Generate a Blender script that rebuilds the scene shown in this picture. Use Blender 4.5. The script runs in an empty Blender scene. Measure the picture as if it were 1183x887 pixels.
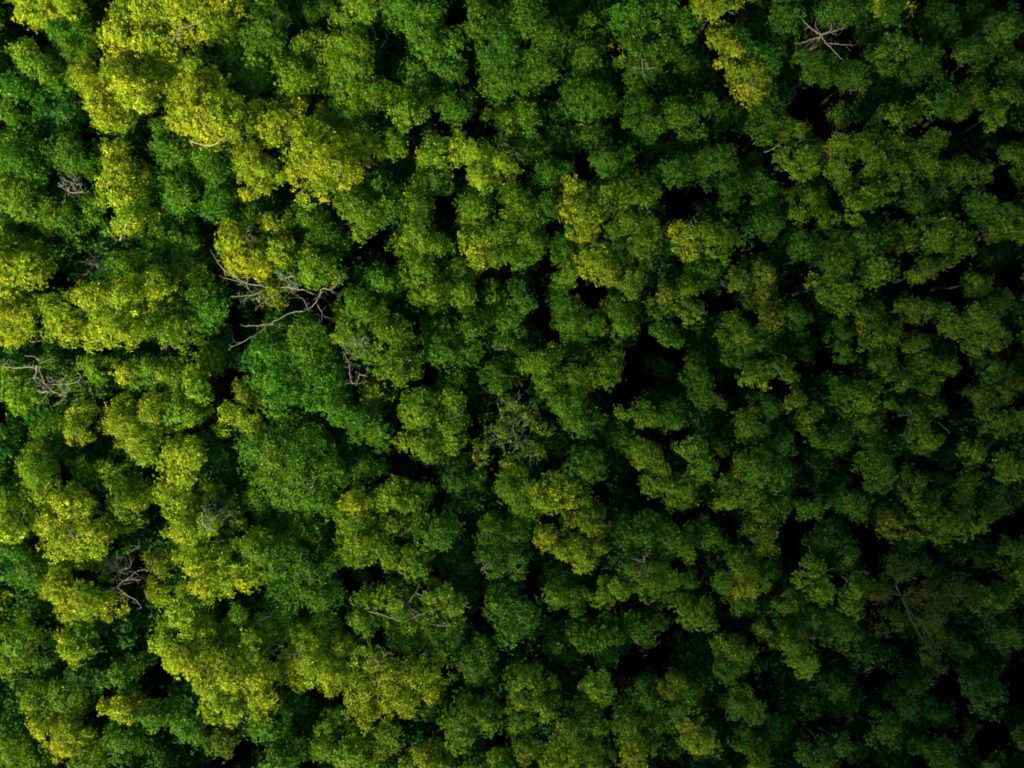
import bpy, math, random
import numpy as np
from mathutils import Vector

R = math.radians
rng = np.random.default_rng(11)
scene = bpy.context.scene
col = scene.collection

# ------------------------------------------------------------------ scale
CAM_Z, FOCUS_Z, PPM = 80.0, 11.7, 15.0        # flying height, canopy height, picture pixels per metre there
def world(px, py, z):
    k = (CAM_Z - z) / (CAM_Z - FOCUS_Z) / PPM
    return (px - 591.5) * k, -(py - 443.5) * k

# ------------------------------------------------------------------ helpers
def mesh_obj(name, verts, faces_flat, nper, mat, parent=None, tint=None, smooth=False):
    """verts (n,3); faces_flat: loop vertex indices; nper: vertices per face"""
    me = bpy.data.meshes.new(name)
    nv, nl = len(verts), len(faces_flat)
    nf = nl // nper
    me.vertices.add(nv); me.loops.add(nl); me.polygons.add(nf)
    me.vertices.foreach_set('co', np.ascontiguousarray(verts, dtype=np.float32).ravel())
    me.loops.foreach_set('vertex_index', np.ascontiguousarray(faces_flat, dtype=np.int32))
    me.polygons.foreach_set('loop_start', np.arange(0, nl, nper, dtype=np.int32))
    if smooth:
        me.polygons.foreach_set('use_smooth', np.ones(nf, dtype=bool))
    if tint is not None:
        a = me.attributes.new('tint', 'FLOAT_COLOR', 'FACE')
        c = np.ones((nf, 4), dtype=np.float32); c[:, :3] = tint
        a.data.foreach_set('color', c.ravel())
    me.materials.append(mat)
    me.update(calc_edges=True)
    o = bpy.data.objects.new(name, me)
    col.objects.link(o)
    if parent is not None:
        o.parent = parent
        o.location = -parent.location
    return o

def empty(name, loc, label, cat, group=None):
    o = bpy.data.objects.new(name, None); col.objects.link(o)
    o.location = loc; o.empty_display_size = .5
    o['label'] = label; o['category'] = cat
    if group: o['group'] = group
    return o

def unit(v):
    return v / np.maximum(np.linalg.norm(v, axis=-1, keepdims=True), 1e-9)

def leaf_quads(pos, axis, nleaf, L, W, droop=.35):
    """rosettes of pointed leaves: pos (n,3), axis (n,3) -> verts, owner index of each leaf"""
    n = len(pos)
    t = rng.normal(size=(n, 3)); u = unit(np.cross(axis, t)); v = np.cross(axis, u)
    k = np.repeat(np.arange(n), nleaf)
    ph = np.tile(np.arange(nleaf) * 2 * math.pi / nleaf, n) + np.repeat(rng.uniform(0, 6.28, n), nleaf) + rng.normal(0, .25, n * nleaf)
    el = rng.normal(.25, .38, n * nleaf)
    ax = axis[k]
    rad = u[k] * np.cos(ph)[:, None] + v[k] * np.sin(ph)[:, None]
    d = unit(rad * np.cos(el)[:, None] + ax * np.sin(el)[:, None])
    side = unit(np.cross(d, ax) + rng.normal(0, .25, d.shape))
    nrm = np.cross(side, d)
    ln = (L * rng.uniform(.7, 1.25, n * nleaf))[:, None]; wd = (W * rng.uniform(.8, 1.2, n * nleaf))[:, None]
    p0 = pos[k] + d * ln * .1
    p2 = pos[k] + d * ln * 1.1 - ax * ln * droop * rng.uniform(0, .6, len(k))[:, None]
    mid = pos[k] + d * ln * .62 - ax * ln * droop * .1
    p1 = mid + side * wd * .5
    p3 = mid - side * wd * .5
    V = np.stack([p0, p1, p2, p3], 1).reshape(-1, 3)
    return V, k

class Leaves:
    def __init__(s): s.v = []; s.t = []
    def add(s, v, t): s.v.append(v); s.t.append(t)
    def build(s, name, mat, parent=None):
        V = np.concatenate(s.v); T = np.concatenate(s.t)
        return mesh_obj(name, V, np.arange(len(V)), 4, mat, parent, T)

class Tubes:
    def __init__(s): s.v = []; s.f = []; s.n = 0
    def add(s, pts, r0, r1, sides=6, power=1.0):
        P = np.asarray(pts, float); m = len(P)
        T = np.gradient(P, axis=0); T = unit(T)
        ref = np.array([.31, .17, .93]) if abs(T[0, 2]) < .85 else np.array([.9, .3, .1])
        U = unit(np.cross(T, ref)); W = np.cross(T, U)
        rr = r0 + (r1 - r0) * np.linspace(0, 1, m) ** power
        a = np.arange(sides) * 2 * math.pi / sides
        ring = P[:, None] + rr[:, None, None] * (U[:, None] * np.cos(a)[None, :, None] + W[:, None] * np.sin(a)[None, :, None])
        s.v.append(ring.reshape(-1, 3))
        i = np.arange(m - 1)[:, None] * sides; j = np.arange(sides)[None]; j2 = (j + 1) % sides
        q = np.stack([i + j, i + j2, i + sides + j2, i + sides + j], -1).reshape(-1, 4) + s.n
        s.f.append(q); s.n += m * sides
        # tips closed by shrinking the last ring
        s.v[-1][-sides:] = P[-1] + (s.v[-1][-sides:] - P[-1]) * .25
    def build(s, name, mat, parent=None):
        V = np.concatenate(s.v); F = np.concatenate(s.f)
        return mesh_obj(name, V, F.ravel(), 4, mat, parent, smooth=True)

def wiggle(a, b, n, amp):
    a = np.asarray(a, float); b = np.asarray(b, float)
    t = np.linspace(0, 1, n)[:, None]
    p = a + (b - a) * t
    w = rng.normal(0, 1, (n, 3)) * amp * np.sin(t * math.pi)
    return p + w

def smooth_path(P, sub=4, jit=.05):
    P = np.asarray(P, float); n = len(P); out = []
    for i in range(n - 1):
        p0 = P[max(i - 1, 0)]; p1 = P[i]; p2 = P[i + 1]; p3 = P[min(i + 2, n - 1)]
        for k in range(sub):
            t = k / sub
            out.append(.5 * (2 * p1 + (p2 - p0) * t + (2 * p0 - 5 * p1 + 4 * p2 - p3) * t * t + (3 * p1 - p0 - 3 * p2 + p3) * t ** 3))
    out.append(P[-1]); out = np.array(out)
    out[1:-1] += rng.normal(0, jit, out[1:-1].shape)
    return out

# ------------------------------------------------------------------ materials
def new_mat(name):
    m = bpy.data.materials.new(name); m.use_nodes = True
    nt = m.node_tree; nt.nodes.clear()
    return m, nt, nt.nodes.new('ShaderNodeOutputMaterial')

def leaf_material(name, gloss=.06):
    m, nt, out = new_mat(name)
    N, K = nt.nodes.new, nt.links.new
    at = N('ShaderNodeAttribute'); at.attribute_name = 'tint'
    pr = N('ShaderNodeBsdfPrincipled'); pr.inputs['Roughness'].default_value = .58
    pr.inputs['Specular IOR Level'].default_value = gloss
    K(at.outputs['Color'], pr.inputs['Base Color'])
    tr = N('ShaderNodeBsdfTranslucent')
    mul = N('ShaderNodeMixRGB'); mul.blend_type = 'MULTIPLY'; mul.inputs[0].default_value = 1
    mul.inputs[2].default_value = (1.15, 1.1, .35, 1)
    K(at.outputs['Color'], mul.inputs[1]); K(mul.outputs[0], tr.inputs['Color'])
    mx = N('ShaderNodeMixShader'); mx.inputs[0].default_value = .34
    K(pr.outputs[0], mx.inputs[1]); K(tr.outputs[0], mx.inputs[2]); K(mx.outputs[0], out.inputs['Surface'])
    return m

def bark_material(name, c1, c2, scale=6.0):
    m, nt, out = new_mat(name)
    N, K = nt.nodes.new, nt.links.new
    tc = N('ShaderNodeTexCoord')
    no = N('ShaderNodeTexNoise'); no.inputs['Scale'].default_value = scale; no.inputs['Detail'].default_value = 6
    K(tc.outputs['Object'], no.inputs['Vector'])
    rp = N('ShaderNodeValToRGB'); rp.color_ramp.elements[0].position = .35; rp.color_ramp.elements[1].position = .68
    rp.color_ramp.elements[0].color = (*c1, 1); rp.color_ramp.elements[1].color = (*c2, 1)
    K(no.outputs['Fac'], rp.inputs['Fac'])
    pr = N('ShaderNodeBsdfPrincipled'); pr.inputs['Roughness'].default_value = .85
    K(rp.outputs['Color'], pr.inputs['Base Color'])
    bp = N('ShaderNodeBump'); bp.inputs['Strength'].default_value = .6; bp.inputs['Distance'].default_value = .03
    K(no.outputs['Fac'], bp.inputs['Height']); K(bp.outputs[0], pr.inputs['Normal'])
    K(pr.outputs[0], out.inputs['Surface'])
    return m

LEAF = leaf_material('leaf')
LEAF_DULL = leaf_material('leaf_dull', .04)
BARK = bark_material('bark', (.006, .007, .003), (.016, .016, .007))
PALE = bark_material('weathered_wood', (.085, .078, .046), (.20, .185, .115), 9)
GREYTWIG = bark_material('grey_twig', (.06, .055, .035), (.13, .12, .08), 9)
BROWNWOOD = bark_material('brown_wood', (.075, .055, .032), (.15, .115, .07), 7)
def ground_material():
    m, nt, out = new_mat('forest_floor')
    N, K = nt.nodes.new, nt.links.new
    tc = N('ShaderNodeTexCoord')
    a = N('ShaderNodeTexNoise'); a.inputs['Scale'].default_value = .35; a.inputs['Detail'].default_value = 8
    b = N('ShaderNodeTexNoise'); b.inputs['Scale'].default_value = 5; b.inputs['Detail'].default_value = 6
    for n in (a, b): K(tc.outputs['Object'], n.inputs['Vector'])
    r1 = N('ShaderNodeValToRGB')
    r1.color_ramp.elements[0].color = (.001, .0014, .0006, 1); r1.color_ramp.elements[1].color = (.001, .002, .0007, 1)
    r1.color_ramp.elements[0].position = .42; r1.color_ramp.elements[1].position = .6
    K(a.outputs['Fac'], r1.inputs['Fac'])
    mx = N('ShaderNodeMixRGB'); mx.blend_type = 'MULTIPLY'; mx.inputs[0].default_value = .7
    K(r1.outputs['Color'], mx.inputs[1]); K(b.outputs['Fac'], mx.inputs[2])
    pr = N('ShaderNodeBsdfPrincipled'); pr.inputs['Roughness'].default_value = 1; pr.inputs['Specular IOR Level'].default_value = 0
    K(mx.outputs[0], pr.inputs['Base Color']); K(pr.outputs[0], out.inputs['Surface'])
    return m
GROUND = ground_material()
EXPOSURE = 1.9
GROUND_Z = 4.5
PALETTE = {'Y': (.110, .164, .004), 'L': (.051, .115, .003), 'G': (.027, .086, .003), 'C': (.014, .072, .006),
        'D': (.016, .058, .002), 'O': (.058, .096, .003), 'B': (.036, .050, .003), 'R': (.060, .034, .008)}  # yellow tone also paints sunlit flanks of some crowns, greens their shaded sides
PAINTED_FADE = [1.2, 1.1, .88, .70, .58]  # leaf colour multiplier from side to side, painting the light falloff
LENS_DENSITY = .049  # density of the unseen lens added to dim one side
LOBE_SCALE = [1.20, 1.07, .97]
# picture position, what the label says, how other labels refer to it
LANDMARK_LIST = [
    (240, 128, 'round isolated dome of bright yellow leaves ringed by dark gaps, below bare grey limbs', 'the round yellow dome'),
    (1060, 690, 'brownish olive ragged crown, the only brown-leaved big tree among dark green ones', 'the brownish olive tree'),
    (600, 55, 'biggest bright green many-lobed crown touching the middle of the top edge', 'the big top-edge green crown'),
    (665, 262, 'yellow-faced crown standing over a black gap, half of a yellow and green pair', 'the yellow-faced crown'),
    (1170, 578, 'small reddish brown crown, the only reddish one in the canopy', 'the reddish crown'),
    (343, 548, 'large round green dome of six lobes beside yellow crowns', 'the round green dome'),
    (697, 733, 'wide flat green crown lying between two black gaps near the bottom', 'the wide flat green crown'),
    (672, 636, 'gold-tipped yellow crown alone among dark green ones', 'the gold-tipped crown'),
    (852, 78, 'long crown with a bright yellow flank facing a black gap near the top', 'the yellow-flanked crown'),
    (970, 178, 'tall narrow yellow-green column of leaves beside a broad crown', 'the narrow leaf column'),
    (585, 360, 'triangular green crown pointing down into black gaps', 'the triangular green crown'),
    (1122, 378, 'domed olive-green crown of four lobes at the edge of a black gap', 'the four-lobed olive dome'),
    (168, 488, 'golden rounded crown with fine twigs, standing over green lower trees', 'the golden rounded crown'),
    (142, 352, 'widest bright yellow crown, a ridge of leaf clumps in open sun', 'the widest yellow crown'),
    (430, 800, 'yellow crown crossed by pale limbs at the end of a long yellow pair', 'the pale-limbed yellow crown'),
    (258, 785, 'bright yellow front lobe of the great sunlit crown, ending in a point', 'the great yellow crown'),
    (611, 800, 'yellow-green crown with notched outline at the lip of a black gap, bottom middle', 'the notched crown'),
    (875, 550, 'broad yellow-green crown of three lobes joined to a darker green two-lobed one', 'the broad three-lobed crown'),
    (930, 720, 'sprawling dark crown of many lobes hanging over the widest black gap', 'the sprawling dark crown'),
]
DEAD_LANDMARKS = [
    (80, 215, 'the curled dead branch'), (330, 345, 'the long dead branches'), (45, 437, 'the thick pale snag'),
    (948, 40, 'the star-shaped bare tree'), (597, 505, 'the grey-twigged tree'), (410, 432, 'the white forked snag'), (145, 662, 'the fallen pale twigs'),
    (1010, 760, 'the widest black gap'), (773, 425, 'the central black gap'),
]
UNDER_N = 1900; UNDER_P = [1, .95, .66, .46]; RING_N = 750
DATA = """
@A 0 0
Y 120,25,55 180,20,70 245,20,50
Y 520,40,80 550,150,75 430,110,65
Y 680,50,85 760,30,60
L 815,50,60 800,130,45
C 15,110,50 25,180,50 15,240,45
G 230,110,50 300,120,55 280,190,60
L 95,190,45 130,230,45
G 205,240,60
Y 430,215,60 400,270,50 470,300,60
Y 570,260,52 600,230,35
Y 305,270,48 345,335,52 385,395,52
C 140,330,60 170,390,50
C 245,400,60 220,440,45
G 50,320,52 30,390,40
Y1 690,335,85 700,400,95 760,390,70 650,390,60
G 690,255,60
G 820,210,60 880,230,60 850,265,50
G 920,110,62 960,90,40
D 1060,40,70 1130,30,60
L 1060,160,55 1130,190,60 1160,240,45
L 960,240,50 1000,280,60 1060,290,45
Y 890,400,52 950,440,62 1010,395,50
Y1 1040,490,70 1100,560,75 1160,590,55 1090,640,50 1010,590,40
Y 850,560,55 910,590,55 870,630,45
L 1110,430,55 1160,400,45
G 570,480,55 620,540,60
L 700,550,52
G 750,600,55 790,520,40
Y 385,520,38 410,580,55 470,600,50
Y 420,680,55 480,720,55 440,750,45
G 570,640,55 630,660,60 600,730,60
G 740,700,65
L 40,660,60 110,680,60 150,740,48
G 90,560,60 140,600,50
G 240,530,55 310,560,55
G 250,760,62
G 340,690,50
G 550,800,52
Y 800,820,50 830,860,55
Y 930,760,45 950,850,45
G 1050,750,60 1100,780,45
D 880,700,60
G 640,840,50
D 60,460,62
D 480,430,55
L 495,360,42
G 30,570,45
G 20,760,40
L 25,830,50
L 120,865,45
G 1140,820,55
D 350,50,50
D 900,20,50
@B 390 0
L 60,40,60 130,20,55
G 230,40,65 300,70,65
D 130,160,60
G1 480,60,55 550,150,70 650,90,80 730,140,55 560,250,70 680,230,75 640,20,60
G 310,150,55 370,180,60 400,245,50
G 260,245,52
L 40,160,50 60,230,55
L 50,305,58 130,345,58 60,395,55
L 240,380,55 310,350,40
G 395,370,55
L 560,420,55
G 640,400,58
Y 50,490,55 110,520,55
Y 20,590,48
Y 410,500,45 470,530,50 550,570,60 490,615,50
L 340,520,52
G 640,510,60
D 750,480,75
G 860,340,75
G 870,90,52 850,190,60 840,250,45
G 1000,170,58 1090,190,65 1040,255,60
G 1010,370,55 1060,420,60
G 1000,40,65 1090,50,60
D 780,50,65
G 920,560,62
D 730,380,50
D 880,450,58
Y 810,640,52 830,730,62 850,795,45
L 920,660,55 1010,690,70 1065,655,45 980,780,55 1040,830,60 950,850,50
G 720,600,58
G 720,720,55
G 340,610,60
L 270,680,50
L 480,720,60 560,780,50 620,720,65 650,820,60 590,880,50
Y 480,825,55 500,885,45
G 130,640,62 180,700,50
L 80,740,65 60,690,45
L 270,800,55 320,850,60
L 185,490,48
G 1160,380,48
G 1140,590,58
D 560,20,50
D 430,660,48
D 1090,500,55
D 590,340,50
G 780,855,45
@C 783 0
Y 90,20,40 150,30,45
Y 150,130,48 190,190,50 240,260,72
G 215,160,50 300,200,55
D 270,110,62
G 380,70,60
G 550,40,65 620,30,45
D 660,110,58
G 440,220,55 490,250,55
G 590,270,58
G 700,190,60 760,160,50
G 830,220,60
D 900,70,70
G 1100,100,55 1060,140,45 1130,70,40
G 1000,190,65
G 730,40,48
D 1030,45,55
L 1000,330,58 960,360,45
L 1110,340,52 1080,400,45
G 890,350,58
G 1150,230,55
L 550,400,40 550,480,45 550,560,45 555,615,38
L 640,500,50 655,565,50
L 730,410,58 740,490,52
L 745,590,50 740,640,35
L 840,530,58 885,480,45 865,575,42
L 400,460,58 420,555,62 470,520,40 345,520,28
G 300,420,58
D 190,400,62
G 130,560,58
G 100,350,45
G 25,410,58
G 290,640,58
L 430,690,65
L 630,670,58 610,710,45
L 500,740,42
G 820,680,50 890,660,50
L 960,590,48 1020,600,48
G 1030,700,58
L 1110,750,62 1060,790,45
L 780,810,45 880,800,58 960,845,50
L 540,850,50 630,840,55 700,835,45
L 150,830,58 110,800,40
Y 30,800,50 40,860,40
G 320,770,58
G 420,840,50
D 240,560,50
G 1150,540,55
D 1080,860,55
L 1165,800,40
G 180,660,55
D 30,230,55
G 30,90,50
D 30,560,45
@D 0 295
Y 40,50,68 120,50,55
Y 30,220,60 95,210,50
Y1 210,190,50 230,255,50
Y1 330,140,58 430,150,62 520,120,58 400,235,68 335,275,48
L 440,50,55 520,60,52
L 560,180,62 620,240,55 570,270,45
G 715,170,72
L 650,60,55
Y 830,20,50 890,30,48
L 1000,30,55 1080,40,60 1140,60,40
O 945,125,42
G1 960,330,78 1060,300,78 970,430,78 1080,420,85 1140,510,58 950,480,45
L 700,365,58
L 530,390,50 600,410,55
Y 445,390,40
L 685,450,55
G 190,370,55 220,430,45
L 50,430,52 90,490,45
Y 440,560,62 530,550,68 490,620,55 400,590,40
L 625,520,65
Y 795,550,42 845,565,42
O 850,480,45
Y 600,660,48 660,700,58 620,750,48
L 510,680,42
Y 590,820,55 640,860,50
O 720,845,55
G1 930,660,75 1040,660,78 920,750,68 1010,770,85 1100,740,75 1085,815,58
C 770,720,65
L 130,710,50 150,760,50
G 200,690,48
L 310,730,48 380,730,50
L 450,830,65
L 140,820,60
Y 240,845,60
G 25,800,48 40,850,42
C 20,660,48
Y 285,535,40 270,600,40
G 180,590,55
L 320,375,42
C 860,350,50
G 890,835,62
D 720,620,55
C 60,310,52
C 250,320,52
C 970,220,55
C 760,310,52
@E 390 295
L1 60,170,62 40,260,55 95,300,55 115,210,45
L1 200,295,62 215,385,52 160,360,40
L 290,50,62 400,70,58 320,130,55 425,125,42
G 160,90,55
G 540,145,55 630,155,52 580,225,55 570,310,38
G 340,250,55 440,240,58 360,320,58 435,320,55
D 480,425,50
L 790,55,48
Y 880,25,55 920,60,45
L 1000,80,50 
G 770,160,50 800,230,58 870,230,48
L 960,240,58
L 690,360,60
G 840,310,62
L 915,390,60
L 730,435,50 810,430,50
G 950,160,52
G 1100,200,45 1110,275,45
O 1110,135,42
L 280,520,62 260,560,40
L 390,470,58 375,590,62 290,640,55 320,690,38
G 80,570,50 150,600,55
O 130,460,52
G 540,420,52
G 790,510,55 830,560,58
G 940,610,55
L 1000,535,40
L 1065,545,45
G 1140,550,55
L 1040,670,52 1090,700,48
L 1100,770,55 1160,810,60
L 630,800,58 645,860,48
Y 720,810,58 780,810,45
G 840,720,65
G 70,730,48 120,740,48
L 180,810,58 250,830,55
G 430,770,65
L 850,870,52
C 30,650,52
C 20,520,48
D 600,725,45
Y 60,845,45
D 730,620,55
D 380,720,45
@F 783 295
L 30,120,52 50,190,45
G 80,50,52
O 210,95,42 280,130,52 300,60,45
O 285,210,50
L 190,265,52
G 200,330,55 270,300,45
G 390,210,48
L1 540,40,58 550,110,60 465,90,28 560,165,40
L 670,40,58
L 830,55,50 910,35,35
L 1000,95,45 1040,100,45
O 1105,140,36
L 650,210,50 660,280,52 730,280,45
O 800,180,45 845,190,38
L1 940,230,55 1040,220,55 1030,290,50 1085,265,38
L 820,300,42 830,360,48
L 700,370,48 760,430,40
L 910,390,45
G 560,270,45 560,330,42
G 60,395,52 80,460,52 140,500,30
L 240,425,42 300,400,45 360,400,42
L 240,590,58
G 300,520,48
O 400,500,40 440,550,42
L 450,620,45
G 355,640,45
G 540,450,50
L 630,490,58 710,510,33 640,570,48
G 540,640,52
G 860,530,50 800,520,40
L 830,615,58
O 1010,480,48 1090,470,52 1150,440,45
L 1080,570,50
G 1060,385,50
L 1170,560,42
G1 670,690,62 675,750,55
L 40,650,48 75,710,52
G 340,750,58 330,690,50
L 260,730,62 180,800,60 240,800,50
L 1010,675,45
L 1110,720,52
L 970,790,55
L 800,790,55 790,850,40
D 880,760,48
G 590,840,60
G 460,860,48
L 20,810,50
R 1145,840,26
G 1070,840,48
G 860,850,45
D 460,690,42
D 420,320,48
D 150,640,38
G 320,860,55
D 1160,350,45
G 850,440,50
D 690,880,50
D 960,870,45
@G 0 587
Y 190,40,55 280,40,60 250,110,68 330,90,50
O 365,180,38
G 400,40,55
Y 25,30,40 30,70,38
G 40,120,48
Y 220,250,52 270,310,52 215,280,40
Y 380,330,45
G 320,420,58
C 430,400,58
Y 245,440,42 265,490,42
L 70,450,50 40,520,55
C 30,210,52
G 120,220,55
O 560,190,48 560,270,48
Y1 680,190,60 760,190,62 830,205,52 700,250,52 620,335,55 660,410,60 580,440,52 640,490,58
Y1 680,540,60 740,600,62 790,560,60 810,700,38 760,655,50 880,580,62 910,640,52 860,510,58
Y1 1000,540,60 1080,540,62 1130,570,48 1050,480,58
L1 930,400,60 1020,415,60 1110,430,60 830,360,48 790,430,58 880,450,48
G1 960,180,75 1060,200,75 990,290,65 1100,290,60
L1 880,140,55
Y1 630,60,55 700,60,45 
O 740,25,50 800,40,40
G 960,50,65 1050,60,65
Y 410,670,48 460,690,48
G 540,700,48
L 230,645,58
Y 190,720,42 250,750,60 220,800,45
L 130,650,48
Y 150,740,38
G 430,780,55
G 620,710,52 670,750,55
C 300,560,55
G 420,570,48
G 40,760,55
L 55,835,50
L 310,870,52
O 760,795,42
G 910,720,58
G 960,855,58
L 1130,750,48 1110,830,45
D 170,500,50
D 150,570,48
G 140,850,45
C 1020,660,50
D 470,510,48
D 590,850,52
D 500,860,45
@H 390 587
L 60,45,60 80,120,60 40,150,45
L 180,40,58
L 170,150,52
G 340,60,62
L 265,180,55
C 390,170,58
L1 110,310,55 85,385,48 200,310,62 245,390,62 240,455,48 330,300,58 400,330,45 380,405,52 330,430,45
Y1 120,520,48 190,560,52 100,620,60 60,670,42 115,700,48 200,620,58 235,670,45 300,560,55 320,610,40
G 490,500,58 500,560,50 430,530,45
G 530,60,52 600,90,58
G 600,170,48 520,185,42
G 560,320,58 630,350,58 600,410,52
Y 710,100,42
Y 785,130,50 840,165,52 885,115,40
O 850,40,60
G 1040,90,78 1130,110,58
L 1060,250,60 1000,205,52
L 1120,225,50
L 905,285,45 965,270,42
G 760,240,60 810,290,48
L 735,300,42
G 750,460,52 840,430,58 930,420,62 1030,400,62 920,500,48
L 655,580,58 700,650,58
L 630,650,48 630,730,45
O 650,820,48
L 905,600,58
L 840,720,68 780,760,50
Y 800,840,62 740,860,45
L 880,850,58
G 1060,640,65
O 1140,600,50
L 1000,760,62
L 1085,740,52
Y 1010,845,52
L 420,710,55 500,700,55 430,770,45
L 330,860,55
Y 250,870,40 290,840,40
L 50,820,55 100,850,40
O 170,770,55
L 560,865,48
G 470,870,45
Y 10,470,40
Y 5,560,42
D 330,660,55
D 180,840,50
G 1150,700,50
D 690,390,45
@I 783 587
L 25,140,48
G 25,235,45
G 110,90,55
O 280,30,55 290,110,55
L 200,200,52 160,255,48 205,320,42
Y 240,265,52
G 310,210,45
G 500,110,58 570,160,48
L 450,220,48 490,280,50
L 375,310,45
L 590,260,50 580,325,48
O 300,420,38
G 380,400,52 470,380,52 540,395,55 580,435,42
L 385,470,50 440,510,45 440,550,32
O 735,50,58 
C 790,100,42
L 850,40,55 920,60,52
L 1030,40,45
B1 740,220,52 700,290,45 830,280,52 950,280,56 900,330,40 730,380,52 850,370,55 870,450,48 880,535,42
G 1040,310,50 1100,300,52
G 1130,430,58
D 970,470,55
L 170,470,52 210,500,42
G 180,550,48
L 30,350,52 100,380,45
C1 1010,600,58 1060,640,58
D 540,600,55 560,660,45
D 790,590,58 750,640,45
G 785,680,40
C 890,700,48
G 690,740,52 720,790,42
L 200,670,58
G 260,690,45
G 240,790,52 330,760,52
G 30,670,55
Y 55,770,58 90,810,38
L 270,870,45
G 490,840,60 540,810,40
C 810,800,38
G 900,840,55
D 980,760,42
G 1060,870,42
G 1150,130,52
O 1160,790,42
D 620,830,42
D 40,560,55
D 830,190,45
D 1040,160,42
D 740,870,42
"""
# ------------------------------------------------------------------ light, sky, camera
SUN_AZ = np.array([-.55, -.83]); SUN_AZ /= np.linalg.norm(SUN_AZ)
SUN_EL = 31.0
sd = Vector((SUN_AZ[0] * math.cos(R(SUN_EL)), SUN_AZ[1] * math.cos(R(SUN_EL)), math.sin(R(SUN_EL))))
w = bpy.data.worlds.new('World'); scene.world = w; w.use_nodes = True
nt = w.node_tree; nt.nodes.clear()
sk = nt.nodes.new('ShaderNodeTexSky'); sk.sky_type = 'NISHITA'; sk.sun_disc = False
sk.sun_elevation = R(SUN_EL); sk.sun_rotation = math.atan2(sd.x, sd.y)
bg = nt.nodes.new('ShaderNodeBackground'); bg.inputs['Strength'].default_value = .11
wo = nt.nodes.new('ShaderNodeOutputWorld')
nt.links.new(sk.outputs[0], bg.inputs['Color']); nt.links.new(bg.outputs[0], wo.inputs['Surface'])
sl = bpy.data.lights.new('sun', 'SUN'); sl.energy = 4.5; sl.angle = R(.5); sl.color = (1, .88, .60)
so = bpy.data.objects.new('sun', sl); col.objects.link(so)
so.rotation_euler = sd.to_track_quat('Z', 'Y').to_euler(); so.location = (-60, -80, 90)
cd = bpy.data.cameras.new('camera'); cam = bpy.data.objects.new('camera', cd); col.objects.link(cam)
cam.location = (0, 0, CAM_Z); cd.sensor_width = 36
cd.angle = 2 * math.atan(591.5 / PPM / (CAM_Z - FOCUS_Z)); cd.clip_end = 5000
scene.camera = cam
vs = scene.view_settings; vs.view_transform = 'Standard'; vs.look = 'None'; vs.gamma = 1; vs.exposure = EXPOSURE
scene.cycles.filter_width = 1.85
scene.cycles.max_bounces = 6; scene.cycles.diffuse_bounces = 4; scene.cycles.glossy_bounces = 2
scene.cycles.transmission_bounces = 4; scene.cycles.caustics_reflective = False; scene.cycles.caustics_refractive = False

# ------------------------------------------------------------------ unseen volume lens added up the sun's path to dim one side
cn = 48; H = 240.0
rad_ = np.linspace(0, 1, 17); th = np.arange(cn) * 2 * math.pi / cn
thick = 24 * (1 - rad_ ** 2) ** 2 + .02
cv, cf = [], []
for sgn in (1, -1):
    for a, tk in zip(rad_, thick):
        for t_ in th: cv.append((100 * a * math.cos(t_), 118 * a * math.sin(t_), sgn * tk / 2))
nr = len(rad_)
for s_ in (0, 1):
    o_ = s_ * nr * cn
    for i_ in range(nr - 1):
        for j_ in range(cn):
            q_ = [o_ + i_ * cn + j_, o_ + (i_ + 1) * cn + j_, o_ + (i_ + 1) * cn + (j_ + 1) % cn, o_ + i_ * cn + (j_ + 1) % cn]
            cf.append(q_ if s_ == 0 else q_[::-1])
for j_ in range(cn):
    a0, a1 = (nr - 1) * cn + j_, (nr - 1) * cn + (j_ + 1) % cn
    cf.append([a0, nr * cn + a0, nr * cn + a1, a1])
cm, cnt, cout = new_mat('shade_lens')
pv = cnt.nodes.new('ShaderNodeVolumePrincipled'); pv.inputs['Density'].default_value = LENS_DENSITY; pv.inputs['Color'].default_value = (.9, .9, .9, 1)
cnt.links.new(pv.outputs[0], cout.inputs['Volume'])
cl_ = mesh_obj('shade_lens', np.array(cv), np.array(cf).ravel(), 4, cm)
cl_.location = (72 + SUN_AZ[0] * H / math.tan(R(SUN_EL)), -22 + SUN_AZ[1] * H / math.tan(R(SUN_EL)), H + 11)
cl_['kind'] = 'structure'; cl_['label'] = 'added thin volume lens high above, out of view, dimming one side of the forest'
scene.cycles.volume_bounces = 1

# ------------------------------------------------------------------ ground: one sheet to the horizon
gn = 120
gx = np.sign(np.linspace(-1, 1, gn)) * np.abs(np.linspace(-1, 1, gn)) ** 3 * 2500
X, Y = np.meshgrid(gx, gx, indexing='ij')
Z = .25 * np.sin(X * .35 + 1) * np.cos(Y * .29) + .15 * np.sin(X * .9 + Y * .7)
Z *= np.exp(-(X ** 2 + Y ** 2) / 200 ** 2)
gv = np.stack([X, Y, Z + GROUND_Z], -1).reshape(-1, 3)
i, j = np.meshgrid(np.arange(gn - 1), np.arange(gn - 1), indexing='ij')
q = np.stack([i * gn + j, (i + 1) * gn + j, (i + 1) * gn + j + 1, i * gn + j + 1], -1)
g = mesh_obj('ground', gv, q.ravel(), 4, GROUND, smooth=True); g['kind'] = 'structure'; g['label'] = 'dark forest floor seen in the gaps between the crowns'

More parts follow.
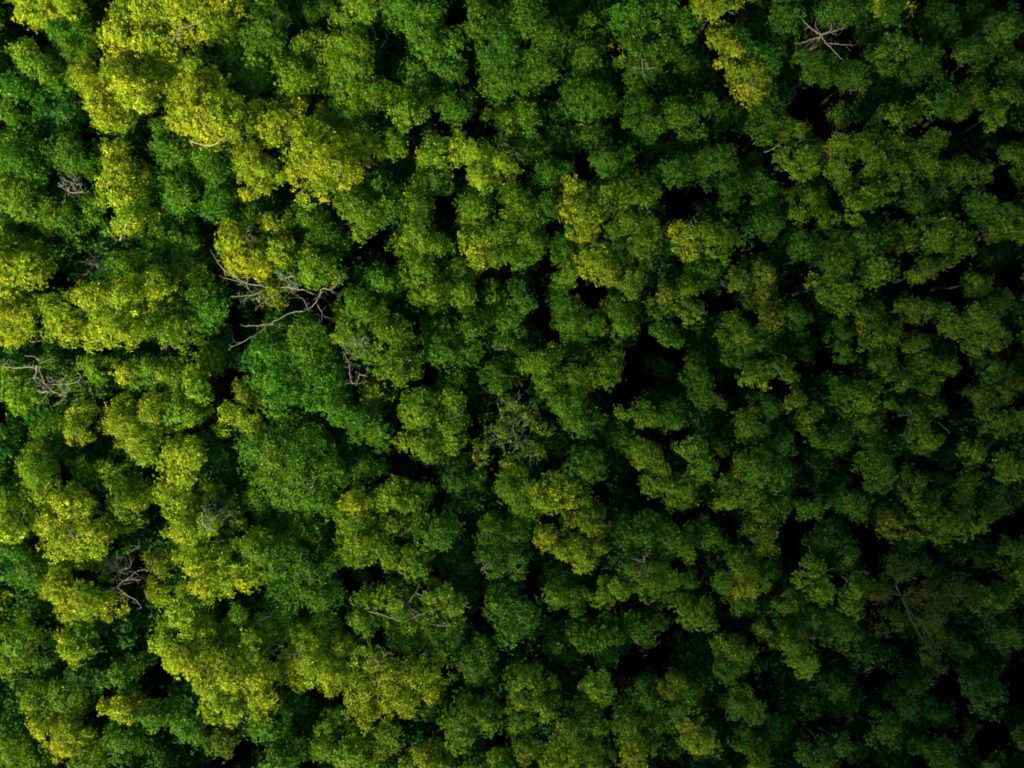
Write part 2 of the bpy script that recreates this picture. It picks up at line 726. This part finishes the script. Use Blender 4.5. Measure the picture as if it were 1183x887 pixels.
# ------------------------------------------------------------------ read the tree list
trees = []
tile = (0, 0)
for ln in DATA.strip().splitlines():
    if not ln.strip(): continue
    if ln[0] == '@':
        p = ln.split(); tile = (float(p[1]), float(p[2])); continue
    p = ln.split(); kind = p[0][0]; up = len(p[0]) > 1
    lobes = []
    for s in p[1:]:
        a, b, c = (float(v) for v in s.split(','))
        lobes.append((tile[0] + a / 2.9575, tile[1] + b / 2.9575, c / 2.9575))
    L = np.array(lobes)
    wgt = L[:, 2] ** 2
    cx, cy = (L[:, :2] * wgt[:, None]).sum(0) / wgt.sum()
    z = {'Y': 12.6, 'L': 12.0, 'G': 11.3, 'C': 9.8, 'D': 9.3, 'O': 11.8, 'B': 11.0, 'R': 10.5}[kind] + (1.3 if up else 0)
    area = wgt.sum()
    vis = {'Y': 1.5, 'L': 1.25, 'G': 1.0, 'C': .75, 'D': .55, 'O': 1.2, 'B': 1.6, 'R': 9}[kind] * (1.3 if up else 1)
    trees.append(dict(kind=kind, up=up, L=L, cx=cx, cy=cy, z=z + rng.normal(0, .35), area=area, score=area * vis))
trees.sort(key=lambda t: -t['score'])
N_THINGS = 288
named, minor = trees[:N_THINGS], trees[N_THINGS:]

BASE = PALETTE
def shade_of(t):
    """leaf colour of one tree, darkened across the wood to paint in the light falloff"""
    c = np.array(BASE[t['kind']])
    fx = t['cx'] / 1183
    f = np.interp(fx, [0, .3, .55, .8, 1], PAINTED_FADE)
    f *= np.interp(t['cy'] / 887, [0, .5, 1], [1, 1, 1 - .12 * fx])  # same painted falloff, a little darker towards the lower far corner
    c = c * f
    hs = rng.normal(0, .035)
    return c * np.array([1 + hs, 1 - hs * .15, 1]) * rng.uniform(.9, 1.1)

def add_lobe(lv, c, r, tint, density=1.0, leaf=(.195, .105), flat=.8, csz=1.0):
    nclump = max(5, int(15 * min(1.6, (r / 1.35) ** 1.2) / csz ** 1.7))
    d = rng.normal(size=(nclump, 3)); d[:, 2] = np.abs(d[:, 2]) * 1.0 - .25; d = unit(d)
    d[0] = (0, 0, 1)
    a = rng.uniform(0, 3.14); sq = rng.uniform(.78, 1.0)
    rot = np.array([[math.cos(a), -math.sin(a), 0], [math.sin(a), math.cos(a), 0], [0, 0, 1]])
    d = d @ (rot @ np.diag([1 / sq ** .5, sq ** .5, 1]) @ rot.T)
    cc = c + d * np.array([1, 1, flat]) * (r * np.where(rng.random(nclump) < .2, rng.uniform(.85, 1.12, nclump), rng.uniform(.5, .8, nclump)))[:, None]
    cr = r * csz * rng.uniform(.30, .48, nclump)
    hue = rng.normal(0, .06, nclump); val = rng.normal(1, .08, nclump)
    flush = rng.random(nclump) < FLUSH                # sprays of new yellow leaves here and there
    hue = np.where(flush, .34, hue); val = np.where(flush, 1.25, val)
    for k in range(nclump):
        n = max(5, int(40 * density / (leaf[0] / .195) ** 1.6 * (cr[k] / .53) ** 2))
        stray = np.where(rng.random(n) < .12, rng.uniform(1.1, 1.45, n), 1.0)
        u = unit(rng.normal(size=(n, 3)) + d[k] * .5 + np.array([0, 0, .45]))
        rr = cr[k] * (.35 + .95 * rng.random(n) ** .8 + np.abs(rng.normal(0, .12, n))) * stray
        pos = cc[k] + u * rr[:, None] * np.array([1, 1, .85])
        ax = unit(u * .8 + np.array([0, 0, .22]) + d[k] * .75 + rng.normal(0, .30, u.shape))
        V, own = leaf_quads(pos, ax, 5, leaf[0], leaf[1])
        m = len(own)
        young = np.abs(rng.normal(0, 1, n)); young = np.where(rng.random(n) < .5, young, -young * .6)      # new leaves are yellower and paler
        cl = .17 * young[own] + hue[k]
        b = (val[k] * np.exp(.20 * young + rng.normal(0, .08, n)))[own] * np.exp(rng.normal(-.03, .26, m))
        T = tint[None] * b[:, None] * np.stack([1 + cl, 1 - .1 * cl, np.ones(m)], 1)
        old = rng.random(n)[own] < .005                      # a few ageing orange rosettes
        T[old] = np.array([.18, .14, .006]) * b[old][:, None] * (tint.max() / .2)
        if tint[1] > tint[0]: T[:, 0] = np.minimum(T[:, 0], T[:, 1] * (.9 if tint[0] > .6 * tint[1] else .74))
        lv.add(V, np.clip(T, .002, .8))

def lobe_points(t):
    """world centre and radius of each lobe; outer lobes sit lower than the middle of the crown"""
    L = t['L']; spread = max(8, math.sqrt(t['area']))
    out = []
    for (px, py, r) in L:
        dz = -((px - t['cx']) ** 2 + (py - t['cy']) ** 2) / spread ** 2 * .5 + rng.normal(0, .24 if t['up'] else .4)
        k = (CAM_Z - t['z']) / (CAM_Z - FOCUS_Z) / PPM
        rw = r * k * np.interp(t['cx'] / 1183, [0, .5, 1], LOBE_SCALE)
        zc = t['z'] + max(dz, -1.4) - rw * .55
        x, y = world(px, py, zc)
        out.append((np.array([x, y, zc]), rw))
    return out

FLUSH = .2
tops = []          # (px, py, radius in pixels, top z) for branches that lie on the crowns
for t in trees:
    t['lob'] = lobe_points(t)
    for (px, py, r), (c, rw) in zip(t['L'], t['lob']):
        tops.append((px, py, r, c[2] + rw * .85))
tops = np.array(tops)
def canopy_top(px, py, low=9.0):
    d = np.hypot(tops[:, 0] - px, tops[:, 1] - py) / (tops[:, 2] * 1.15)
    m = d < 1
    if not m.any(): return low
    z = tops[m, 3] - (tops[m, 3] - tops[m, 3].min() * 0 - tops[m, 3] + 1.0) * d[m] ** 2
    return max(low, z.max())

def trunk_mesh(t, base):
    tb = Tubes(); fine = Tubes()
    cs = np.array([c for c, r in t['lob']]); rs = np.array([r for c, r in t['lob']])
    cen = (cs * (rs ** 2)[:, None]).sum(0) / (rs ** 2).sum()
    size = math.sqrt((rs ** 2).sum())
    fork = np.array([base[0] + (cen[0] - base[0]) * .6, base[1] + (cen[1] - base[1]) * .6, cen[2] - 1.2 - .8 * size])
    fork[2] = max(fork[2], GROUND_Z + 2)
    r0 = .06 + .035 * size
    tb.add(wiggle(base - np.array([0, 0, .6]), fork, 7, .08), r0 * 1.35, r0 * .75, 8, .8)
    for c, r in t['lob']:
        q = wiggle(fork, c - np.array([0, 0, r * .35]), 6, .14)
        tb.add(q, r0 * .55, .045, 6)
        for _ in range(3):
            e = c + unit(rng.normal(size=3) * np.array([1, 1, .4]) + np.array([0, 0, .5])) * r * rng.uniform(.7, 1.0)
            tb.add(wiggle(q[rng.integers(3, 6)], e, 5, .08), .045, .014, 5)
        fine.add(wiggle(fork, c, 5, .1), .03, .022, 4)
        for _ in range(5):                                    # thin grey twigs that reach the outside of the crown
            e = c + unit(rng.normal(size=3) * np.array([1, 1, .5]) + np.array([0, 0, .6])) * np.array([1, 1, .85]) * r * rng.uniform(.98, 1.2)
            w_ = wiggle(c, e, 6, .09); fine.add(w_, .026, .010, 4)
            for i_ in (2, 3, 4):
                e2 = w_[i_] + unit(rng.normal(size=3) + np.array([0, 0, .6])) * r * rng.uniform(.2, .42)
                fine.add(wiggle(w_[i_], e2, 4, .04), .016, .008, 4)
    return tb, fine

def twig_fan(tb, px, py, r, n, z, rad=.045, jit=.05):
    """bare forking twigs spreading over a crown"""
    for k in range(n):
        a = rng.uniform(0, 6.28)
        l = r * rng.uniform(.6, 1.15)
        mx_, my_ = px + math.cos(a) * l * .5 + rng.normal(0, r * .1), py + math.sin(a) * l * .5 + rng.normal(0, r * .1)
        ex, ey = px + math.cos(a) * l, py + math.sin(a) * l
        zs = [z - .5, z + rng.uniform(-.1, .25), z + rng.uniform(-.25, .3)]
        P = [np.array([*world(x, y, zz), zz]) for x, y, zz in ((px, py, zs[0]), (mx_, my_, zs[1]), (ex, ey, zs[2]))]
        S = smooth_path(P, 4, jit)
        tb.add(S, rad, rad * .4, 5)
        for _ in range(3):
            i0 = rng.integers(3, len(S) - 1); aa = a + rng.normal(0, .8); ll = l * rng.uniform(.25, .5) / PPM
            e = S[i0] + np.array([math.cos(aa) * ll, -math.sin(aa) * ll, rng.uniform(-.15, .25)])
            tb.add(wiggle(S[i0], e, 5, jit), rad * .55, rad * .25, 4)

def limb_path(pix, tile_o, lift=.35, low=9.5, zfix=None):
    px = [(tile_o[0] + a / 2.9575, tile_o[1] + b / 2.9575) for a, b in pix]
    z = np.array([canopy_top(x, y, low) + lift for x, y in px]) if zfix is None else np.full(len(px), zfix)
    if len(z) > 2:
        zz = z.copy()
        for i in range(len(z)):
            zz[i] = max(z[i] * .4 + .6 * z[max(0, i - 1):i + 2].mean(), z[i] - .2)
        z = zz
    return np.array([[*world(x, y, q), q] for (x, y), q in zip(px, z)])

# ------------------------------------------------------------------ words for the labels
COLOUR = {'Y': 'bright yellow', 'L': 'yellow-green', 'G': 'mid-green', 'C': 'cool blue-green', 'D': 'dark green', 'O': 'olive', 'B': 'brownish olive', 'R': 'reddish brown'}
def shape_word(t):
    L = t['L']; n = len(L)
    if n == 1: return 'round'
    ex = np.ptp(np.concatenate([L[:, 0] - L[:, 2], L[:, 0] + L[:, 2]])); ey = np.ptp(np.concatenate([L[:, 1] - L[:, 2], L[:, 1] + L[:, 2]]))
    if ex > 1.45 * ey: return 'wide'
    if ey > 1.45 * ex: return 'tall narrow'
    if n == 2: return 'two-lobed'
    if n == 3: return 'three-lobed'
    return 'many-lobed'
LANDMARKS = LANDMARK_LIST
def size_word(t):
    s = math.sqrt(t['area'])
    return 'tiny' if s < 17 else 'small' if s < 22 else '' if s < 31 else 'large' if s < 45 else 'huge'
def direction(dx, dy):
    a = math.degrees(math.atan2(dx, -dy)) % 360            # clockwise from straight up
    h = int(round(a / 30)) % 12
    return (12 if h == 0 else h)
HOUR = {12: 'twelve', 1: 'one', 2: 'two', 3: 'three', 4: 'four', 5: 'five', 6: 'six', 7: 'seven', 8: 'eight', 9: 'nine', 10: 'ten', 11: 'eleven'}
ORD = ['nearest', 'second', 'third', 'fourth', 'fifth', 'sixth', 'seventh', 'eighth', 'ninth', 'tenth']
# ------------------------------------------------------------------ labels: each crown by its look and its place beside a landmark
lm = []
for (x, y, text, short) in LANDMARKS:
    t = min(named, key=lambda q: (q['cx'] - x) ** 2 + (q['cy'] - y) ** 2 - (400 if q['up'] else 0) - q['area'] * .2)
    t['label'] = text; lm.append((t['cx'], t['cy'], short, t))
for (x, y, short) in DEAD_LANDMARKS: lm.append((x, y, short, None))
cells = {}
for t in named:
    if 'label' in t: continue
    d = [math.hypot(t['cx'] - m[0], t['cy'] - m[1]) for m in lm]
    k = int(np.argmin(d)); h = direction(t['cx'] - lm[k][0], t['cy'] - lm[k][1])
    cells.setdefault((k, h), []).append((d[k], t))
for (k, h), lst in cells.items():
    lst.sort(key=lambda a: a[0])
    for n, (d, t) in enumerate(lst):
        look = ' '.join(x for x in (size_word(t), shape_word(t), COLOUR[t['kind']], 'crown') if x)
        edge = ''
        if t['cy'] < 12: edge = ' cut by the top edge'
        elif t['cy'] > 876: edge = ' cut by the bottom edge'
        where = f"at {HOUR[h]} o'clock from {lm[k][2]}"
        order = '' if len(lst) == 1 else f", {['first', 'second', 'third', 'fourth', 'fifth', 'sixth'][n]} outward"
        s = f"{look}{edge}{order} {where}"
        if len(s.split()) > 16: s = f"{look}{order} {where}"
        t['label'] = s

# ------------------------------------------------------------------ the trees
for t in named:
    cs = np.array([c for c, r in t['lob']])
    base = np.array([cs[:, 0].mean() + rng.normal(0, .3), cs[:, 1].mean() + rng.normal(0, .3), GROUND_Z])
    root = empty('broadleaf_tree', tuple(base), t['label'], 'tree', 'broadleaf trees of the forest canopy')
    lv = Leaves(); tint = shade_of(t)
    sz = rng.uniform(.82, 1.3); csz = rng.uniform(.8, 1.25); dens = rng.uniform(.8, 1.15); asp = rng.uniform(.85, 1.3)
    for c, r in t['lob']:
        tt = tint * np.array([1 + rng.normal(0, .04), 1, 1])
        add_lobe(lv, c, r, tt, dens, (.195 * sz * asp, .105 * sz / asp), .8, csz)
    lv.build('crown', LEAF if t['kind'] not in 'BR' else LEAF_DULL, root)
    tk, fine = trunk_mesh(t, base); tk.build('trunk', BARK, root)
    if rng.random() < .4: fine.build('bare_twigs', GREYTWIG, root)
    t['root'] = root

def nearest_tree(px, py):
    return min(named, key=lambda q: min(math.hypot(px - l[0], py - l[1]) / l[2] for l in q['L']))

# bare limbs and twig fans that show on top of living crowns
LIMBS = [
    ((0, 0), [(590, 140), (610, 100), (640, 90), (700, 68)], .05), ((0, 0), [(600, 130), (620, 95), (560, 70)], .035),
    ((0, 0), [(650, 485), (720, 495), (790, 462), (840, 482)], .07), ((0, 0), [(735, 530), (765, 490), (790, 462), (832, 452)], .06),
    ((0, 0), [(790, 462), (822, 410), (832, 370)], .05), ((0, 0), [(868, 360), (862, 290), (838, 262)], .05),
    ((0, 0), [(410, 820), (425, 775), (440, 755)], .07), ((0, 0), [(1150, 600), (1165, 560), (1120, 540)], .04),
    ((0, 0), [(1050, 240), (1100, 260), (1140, 330)], .04), ((0, 0), [(1140, 250), (1145, 300), (1180, 310)], .04),
    ((390, 0), [(570, 458), (572, 490), (600, 510), (578, 522)], .055), ((390, 0), [(600, 510), (640, 560)], .04),
    ((390, 0), [(148, 160), (168, 130), (160, 110)], .05), ((390, 0), [(110, 70), (130, 110), (125, 130)], .035),
    ((390, 0), [(350, 260), (370, 310), (380, 325)], .045), ((390, 0), [(1040, 200), (1050, 270), (1090, 310)], .03),
    ((0, 295), [(430, 728), (470, 745), (490, 778)], .055), ((0, 295), [(110, 298), (150, 292), (190, 300)], .05),
    ((0, 295), [(1155, 280), (1170, 320), (1200, 340)], .04), ((0, 295), [(970, 850), (1010, 800), (1030, 760)], .04),
    ((390, 587), [(100, 350), (180, 372), (222, 388), (270, 368), (340, 345)], .05), ((390, 587), [(222, 388), (200, 350), (150, 330)], .035),
    ((390, 587), [(140, 610), (145, 590), (162, 580), (200, 592)], .045), ((390, 587), [(310, 395), (340, 400), (390, 402)], .04),
    ((390, 587), [(250, 520), (290, 500), (320, 480)], .035), ((390, 587), [(270, 290), (320, 310), (345, 300)], .035),
    ((0, 587), [(910, 480), (930, 490), (960, 465)], .05), ((0, 587), [(840, 462), (890, 458)], .045), ((0, 587), [(930, 490), (920, 500)], .06),
    ((0, 587), [(750, 495), (800, 465)], .045), ((0, 587), [(690, 15), (702, 62), (742, 76)], .06), ((0, 587), [(735, 45), (772, 22)], .045),
    ((0, 587), [(525, 175), (532, 130), (545, 110)], .04), ((0, 587), [(138, 138), (162, 118)], .06), ((0, 587), [(900, 380), (930, 365)], .045),
    ((0, 587), [(230, 90), (290, 110), (360, 130)], .035), ((0, 587), [(1000, 240), (1050, 215), (1060, 250)], .035), ((0, 587), [(920, 200), (945, 165)], .035),
    ((783, 295), [(790, 610), (810, 550), (850, 500)], .045), ((783, 295), [(890, 570), (930, 610)], .035),
    ((783, 295), [(330, 370), (360, 420)], .03), 
    ((783, 587), [(450, 130), (480, 210), (540, 205)], .03), 
    ((783, 0), [(320, 510), (345, 495), (350, 510)], .04), ((783, 0), [(45, 755), (60, 780), (55, 745)], .04), ((783, 0), [(120, 380), (170, 330)], .03),
]
by_tree = {}
for tile_o, pix, rad in LIMBS:
    deep = tile_o == (0, 0) and 640 < pix[0][0] < 880 and pix[0][1] > 350
    mx_, my_ = tile_o[0] + np.mean([p[0] for p in pix]) / 2.9575, tile_o[1] + np.mean([p[1] for p in pix]) / 2.9575
    t = nearest_tree(mx_, my_)
    tb = Tubes(); P = smooth_path(limb_path(pix, tile_o, -1.0 if deep else .25), 4, .03)
    if len(pix) == 2: P = wiggle(P[0], P[-1], 5, .05)
    tb.add(P, rad, rad * .45, 6)
    down = P[0] + np.array([rng.normal(0, .2), rng.normal(0, .2), -2.2])
    tb.add(wiggle(down, P[0], 4, .05), rad * 1.2, rad, 6)
    tb.build('bare_branch', PALE if rad >= .055 else GREYTWIG, t['root'])
FANS = [(237, 150, 16, 5), (62, 190, 12, 5), (250, 590, 20, 7), (240, 600, 14, 5), (345, 755, 14, 6), (250, 735, 14, 5), (470, 700, 20, 6), (440, 760, 16, 5), (400, 395, 18, 6),
        (90, 620, 14, 5), (130, 645, 12, 5), (745, 650, 18, 6), (160, 130, 14, 4), (870, 95, 12, 4), (520, 480, 14, 4), (830, 320, 12, 4), (745, 80, 14, 4), (350, 325, 8, 5), (360, 565, 14, 4), (1055, 480, 14, 4), (20, 610, 10, 3), (285, 270, 12, 4)]
for px, py, r, n in FANS:
    t = nearest_tree(px, py); tb = Tubes()
    twig_fan(tb, px, py, r, n, canopy_top(px, py) + .3, .026)
    tb.build('bare_twigs', GREYTWIG, t['root'])

# ------------------------------------------------------------------ dead and leafless trees
def dead_tree(name, label, tile_o, paths, mat, low=9.5, lift=.4, base_pix=None, fans=(), leaves=(), zfix=None, thick=1.0, tint=(.06, .09, .006)):
    """paths: (pixel polyline, radius at its start, radius at its end); the first path is the main stem"""
    P0 = limb_path(paths[0][0], tile_o, lift, low, zfix)
    bx = P0[0] if base_pix is None else limb_path([base_pix, base_pix], tile_o, lift, low, zfix)[0]
    base = np.array([bx[0] + .5, bx[1] - .3, GROUND_Z])
    root = empty(name, tuple(base), label, 'dead tree' if not leaves else 'tree', None)
    tb = Tubes(); r = paths[0][1]
    tb.add(wiggle(base - np.array([0, 0, .6]), bx, 8, .1), r * 2.2, r * 1.0, 8)
    tb.build('trunk', mat, root)
    for pix, r0, r1 in paths:
        tb = Tubes(); S = smooth_path(limb_path(pix, tile_o, lift, low, zfix), 5, r0 * .35)
        r0 *= .52 * thick; r1 *= .5 * thick
        tb.add(S, r0, r1, 7)
        for _ in range(max(2, len(S) // 2)):                       # broken side twigs
            i0 = rng.integers(1, len(S)); e = S[i0] + unit(rng.normal(size=3) * np.array([1, 1, .45])) * rng.uniform(.25, .95)
            W_ = wiggle(S[i0], e, 5, .06); tb.add(W_, r1 * .75, r1 * .3, 4)
            e2 = W_[3] + unit(rng.normal(size=3)) * rng.uniform(.15, .45); tb.add(wiggle(W_[3], e2, 4, .03), r1 * .45, r1 * .2, 4)
        tb.build('branch', mat, root)
    for px, py, rr, n in fans:
        tb = Tubes(); x, y = tile_o[0] + px / 2.9575, tile_o[1] + py / 2.9575
        twig_fan(tb, x, y, rr / 2.9575, n, (zfix or canopy_top(x, y, low) + lift), .03, .09)
        tb.build('bare_twigs', mat, root)
    if leaves:
        lv = Leaves()
        for px, py, rr in leaves:
            z = (zfix or 10.8) - .3; x, y = world(tile_o[0] + px / 2.9575, tile_o[1] + py / 2.9575, z)
            add_lobe(lv, np.array([x, y, z]), rr / 2.9575 / PPM, np.array(tint), .42, (.24, .13))
        lv.build('crown', LEAF_DULL, root)
    return root
dead_tree('dead_tree', 'dead tree with pale twisting branches reaching to a tangled knot of twigs', (0, 295),
    [([(1040, 118), (990, 110), (905, 106), (830, 90), (775, 55), (745, 25), (728, -5)], .075, .035), ([(845, 68), (846, 108), (862, 128)], .045, .03),
     ([(905, 118), (860, 136), (790, 140)], .05, .03), ([(860, 136), (822, 160)], .035, .02), ([(830, 92), (758, 74)], .04, .025), ([(960, 82), (1002, 70), (1006, 102)], .045, .03), ([(980, 110), (900, 160), (870, 190)], .03, .02)],
    PALE, 11.7, .45, fans=[(985, 88, 48, 9), (885, 148, 22, 4)])
dead_tree('dead_tree', 'long leafless pale trunk lying over a dark gap, forked at its lower end', (0, 295),
    [([(1128, 118), (1102, 114), (1085, 152), (1050, 186), (1000, 196), (935, 226), (870, 272), (780, 320)], .085, .03), ([(935, 234), (880, 240), (833, 242)], .055, .035),
     ([(1085, 168), (1102, 208), (1080, 240), (1030, 248)], .055, .03), ([(1050, 184), (1040, 155), (1024, 140)], .04, .02), ([(1102, 208), (1142, 216)], .035, .02), ([(1126, 116), (1150, 100), (1162, 68)], .045, .02)],
    PALE, 11.8, .5)
dead_tree('dead_tree', 'thick pale dead snag with a gnarled fork and hanging twigs', (0, 295),
    [([(125, 375), (122, 420), (130, 462), (166, 466)], .13, .07), ([(130, 380), (60, 384), (0, 380)], .09, .05), ([(134, 388), (155, 440), (192, 470)], .07, .03), ([(136, 360), (118, 345)], .09, .05),
     ([(170, 440), (230, 440), (266, 430), (276, 410), (264, 400)], .055, .03), ([(230, 440), (216, 490), (178, 516)], .05, .025), ([(166, 466), (130, 515)], .04, .02), ([(136, 370), (190, 345)], .04, .02)],
    PALE, 11.7, .45, fans=[(200, 430, 40, 5), (140, 430, 30, 5), (215, 480, 30, 4)])
dead_tree('dead_tree', 'star-shaped leafless tree with brown heart and grey arms sunk among green crowns', (783, 0),
    [([(490, 120), (452, 92), (415, 52)], .10, .03), ([(492, 118), (525, 102), (520, 62)], .08, .035), ([(492, 116), (535, 106), (572, 94)], .08, .03), ([(488, 124), (440, 140), (396, 149)], .085, .03),
     ([(492, 124), (512, 152), (566, 205)], .07, .025), ([(510, 148), (550, 150), (596, 156)], .05, .02), ([(450, 92), (430, 100)], .04, .02), ([(488, 118), (470, 85), (480, 60)], .04, .015), ([(470, 130), (430, 165)], .04, .015)],
    BROWNWOOD, 0, .4, zfix=11.6, thick=1.3)
dead_tree('dead_tree', 'dead tree of fallen pale twigs curling across a dark hole in yellow foliage', (0, 587),
    [([(400, 268), (430, 246), (482, 246)], .07, .03), ([(400, 212), (440, 204), (446, 172), (430, 148)], .055, .03), ([(360, 290), (400, 266)], .06, .05), ([(402, 272), (430, 295), (465, 314), (484, 342)], .065, .03),
     ([(362, 178), (396, 202), (440, 206)], .04, .03), ([(430, 246), (470, 215), (500, 210)], .04, .02), ([(446, 150), (480, 125)], .035, .02)], PALE, 11.4, .3, fans=[(400, 215, 40, 6)])
dead_tree('dead_tree', 'curled pale dead branch tree like a hook over green crowns', (0, 0),
    [([(282, 655), (240, 656), (206, 632)], .08, .03), ([(280, 650), (262, 610), (212, 558)], .05, .02), ([(240, 656), (225, 635), (232, 618)], .045, .025)], PALE, 11.4, .3, fans=[(245, 625, 40, 6)])
dead_tree('dead_tree', 'small grey spidery dead tree inside a dark gap above the widest yellow crown', (0, 295),
    [([(345, 50), (320, 30), (275, 20)], .06, .025), ([(320, 30), (300, 60), (280, 66)], .045, .02), ([(345, 50), (330, 15), (300, -10)], .045, .02), ([(345, 50), (352, 15), (360, -5)], .04, .02)], GREYTWIG, 0, .4, zfix=10.5, fans=[(320, 30, 40, 5)])
dead_tree('dead_tree', 'white forked snag standing out of a bright green crown', (390, 295),
    [([(40, 372), (42, 400), (48, 432), (66, 436), (76, 398)], .06, .04), ([(76, 408), (102, 413)], .045, .03), ([(20, 330), (40, 372)], .04, .03)], PALE, 12, .4, fans=[(60, 310, 45, 6)])
dead_tree('sparse_tree', 'thin grey-twigged tree with sparse olive leaves among black gaps', (390, 295),
    [([(620, 640), (600, 590), (605, 520)], .07, .03), ([(620, 640), (660, 670), (690, 690)], .05, .02), ([(605, 590), (640, 540), (660, 500)], .05, .02), ([(600, 570), (560, 540), (545, 500)], .05, .02),
     ([(620, 640), (570, 640), (480, 660)], .05, .02), ([(620, 640), (590, 690)], .045, .02)], GREYTWIG, 0, .4, zfix=11.4,
    fans=[(610, 540, 70, 9), (650, 660, 50, 9), (560, 620, 50, 5)], leaves=[(600, 500, 45), (640, 540, 40), (560, 600, 48), (500, 670, 45), (620, 690, 45), (670, 660, 48), (590, 560, 40), (700, 600, 35)], tint=(.05, .085, .006))

# ------------------------------------------------------------------ the small crowns past the first three hundred: one mass
lv = Leaves()
for t in minor:
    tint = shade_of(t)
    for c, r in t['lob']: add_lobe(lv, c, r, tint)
if minor:
    o = lv.build('foliage', LEAF); o['kind'] = 'stuff'; o['label'] = 'mass of small crowns filling in between the bigger trees'

# low growth on the forest floor, thicker on the sunny side
lv = Leaves()
for _ in range(UNDER_N):
    px, py = rng.uniform(-150, 1330), rng.uniform(-150, 1040)
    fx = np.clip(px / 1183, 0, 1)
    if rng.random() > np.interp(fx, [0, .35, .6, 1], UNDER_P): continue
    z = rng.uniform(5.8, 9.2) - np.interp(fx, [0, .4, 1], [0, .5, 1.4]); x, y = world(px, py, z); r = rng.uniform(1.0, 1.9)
    c = np.array(BASE['C' if rng.random() < .5 else 'D']) * rng.uniform(.7, 1.1) * np.interp(fx, [0, .4, 1], [1.2, .8, .45])  # leaf colour also carries the painted falloff across the wood
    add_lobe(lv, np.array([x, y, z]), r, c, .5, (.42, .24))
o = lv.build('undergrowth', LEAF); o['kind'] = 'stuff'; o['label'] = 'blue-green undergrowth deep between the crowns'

# the wood goes on outside the picture
lv = Leaves()
hx, hy = 41.0, 31.0
n = 0
while n < RING_N:
    x, y = rng.uniform(-hx - 24, hx + 24), rng.uniform(-hy - 24, hy + 24)
    if abs(x) < hx and abs(y) < hy: continue
    n += 1
    k = 'YLGGDC'[rng.integers(0, 6)]
    c = np.array(BASE[k]) * np.interp(x, [-60, 0, 60], [1, .85, .5])  # light falloff painted into these leaves too, darker along x
    z = rng.uniform(9.5, 12)
    if abs(x) < hx + 1.8 and abs(y) < hy + 1.8: z = min(z, 9.8)
    add_lobe(lv, np.array([x, y, z]), rng.uniform(1.3, 2.2), c, .42, (.46, .26))
o = lv.build('forest', LEAF); o['kind'] = 'stuff'; o['label'] = 'the forest going on beyond the trees in view'
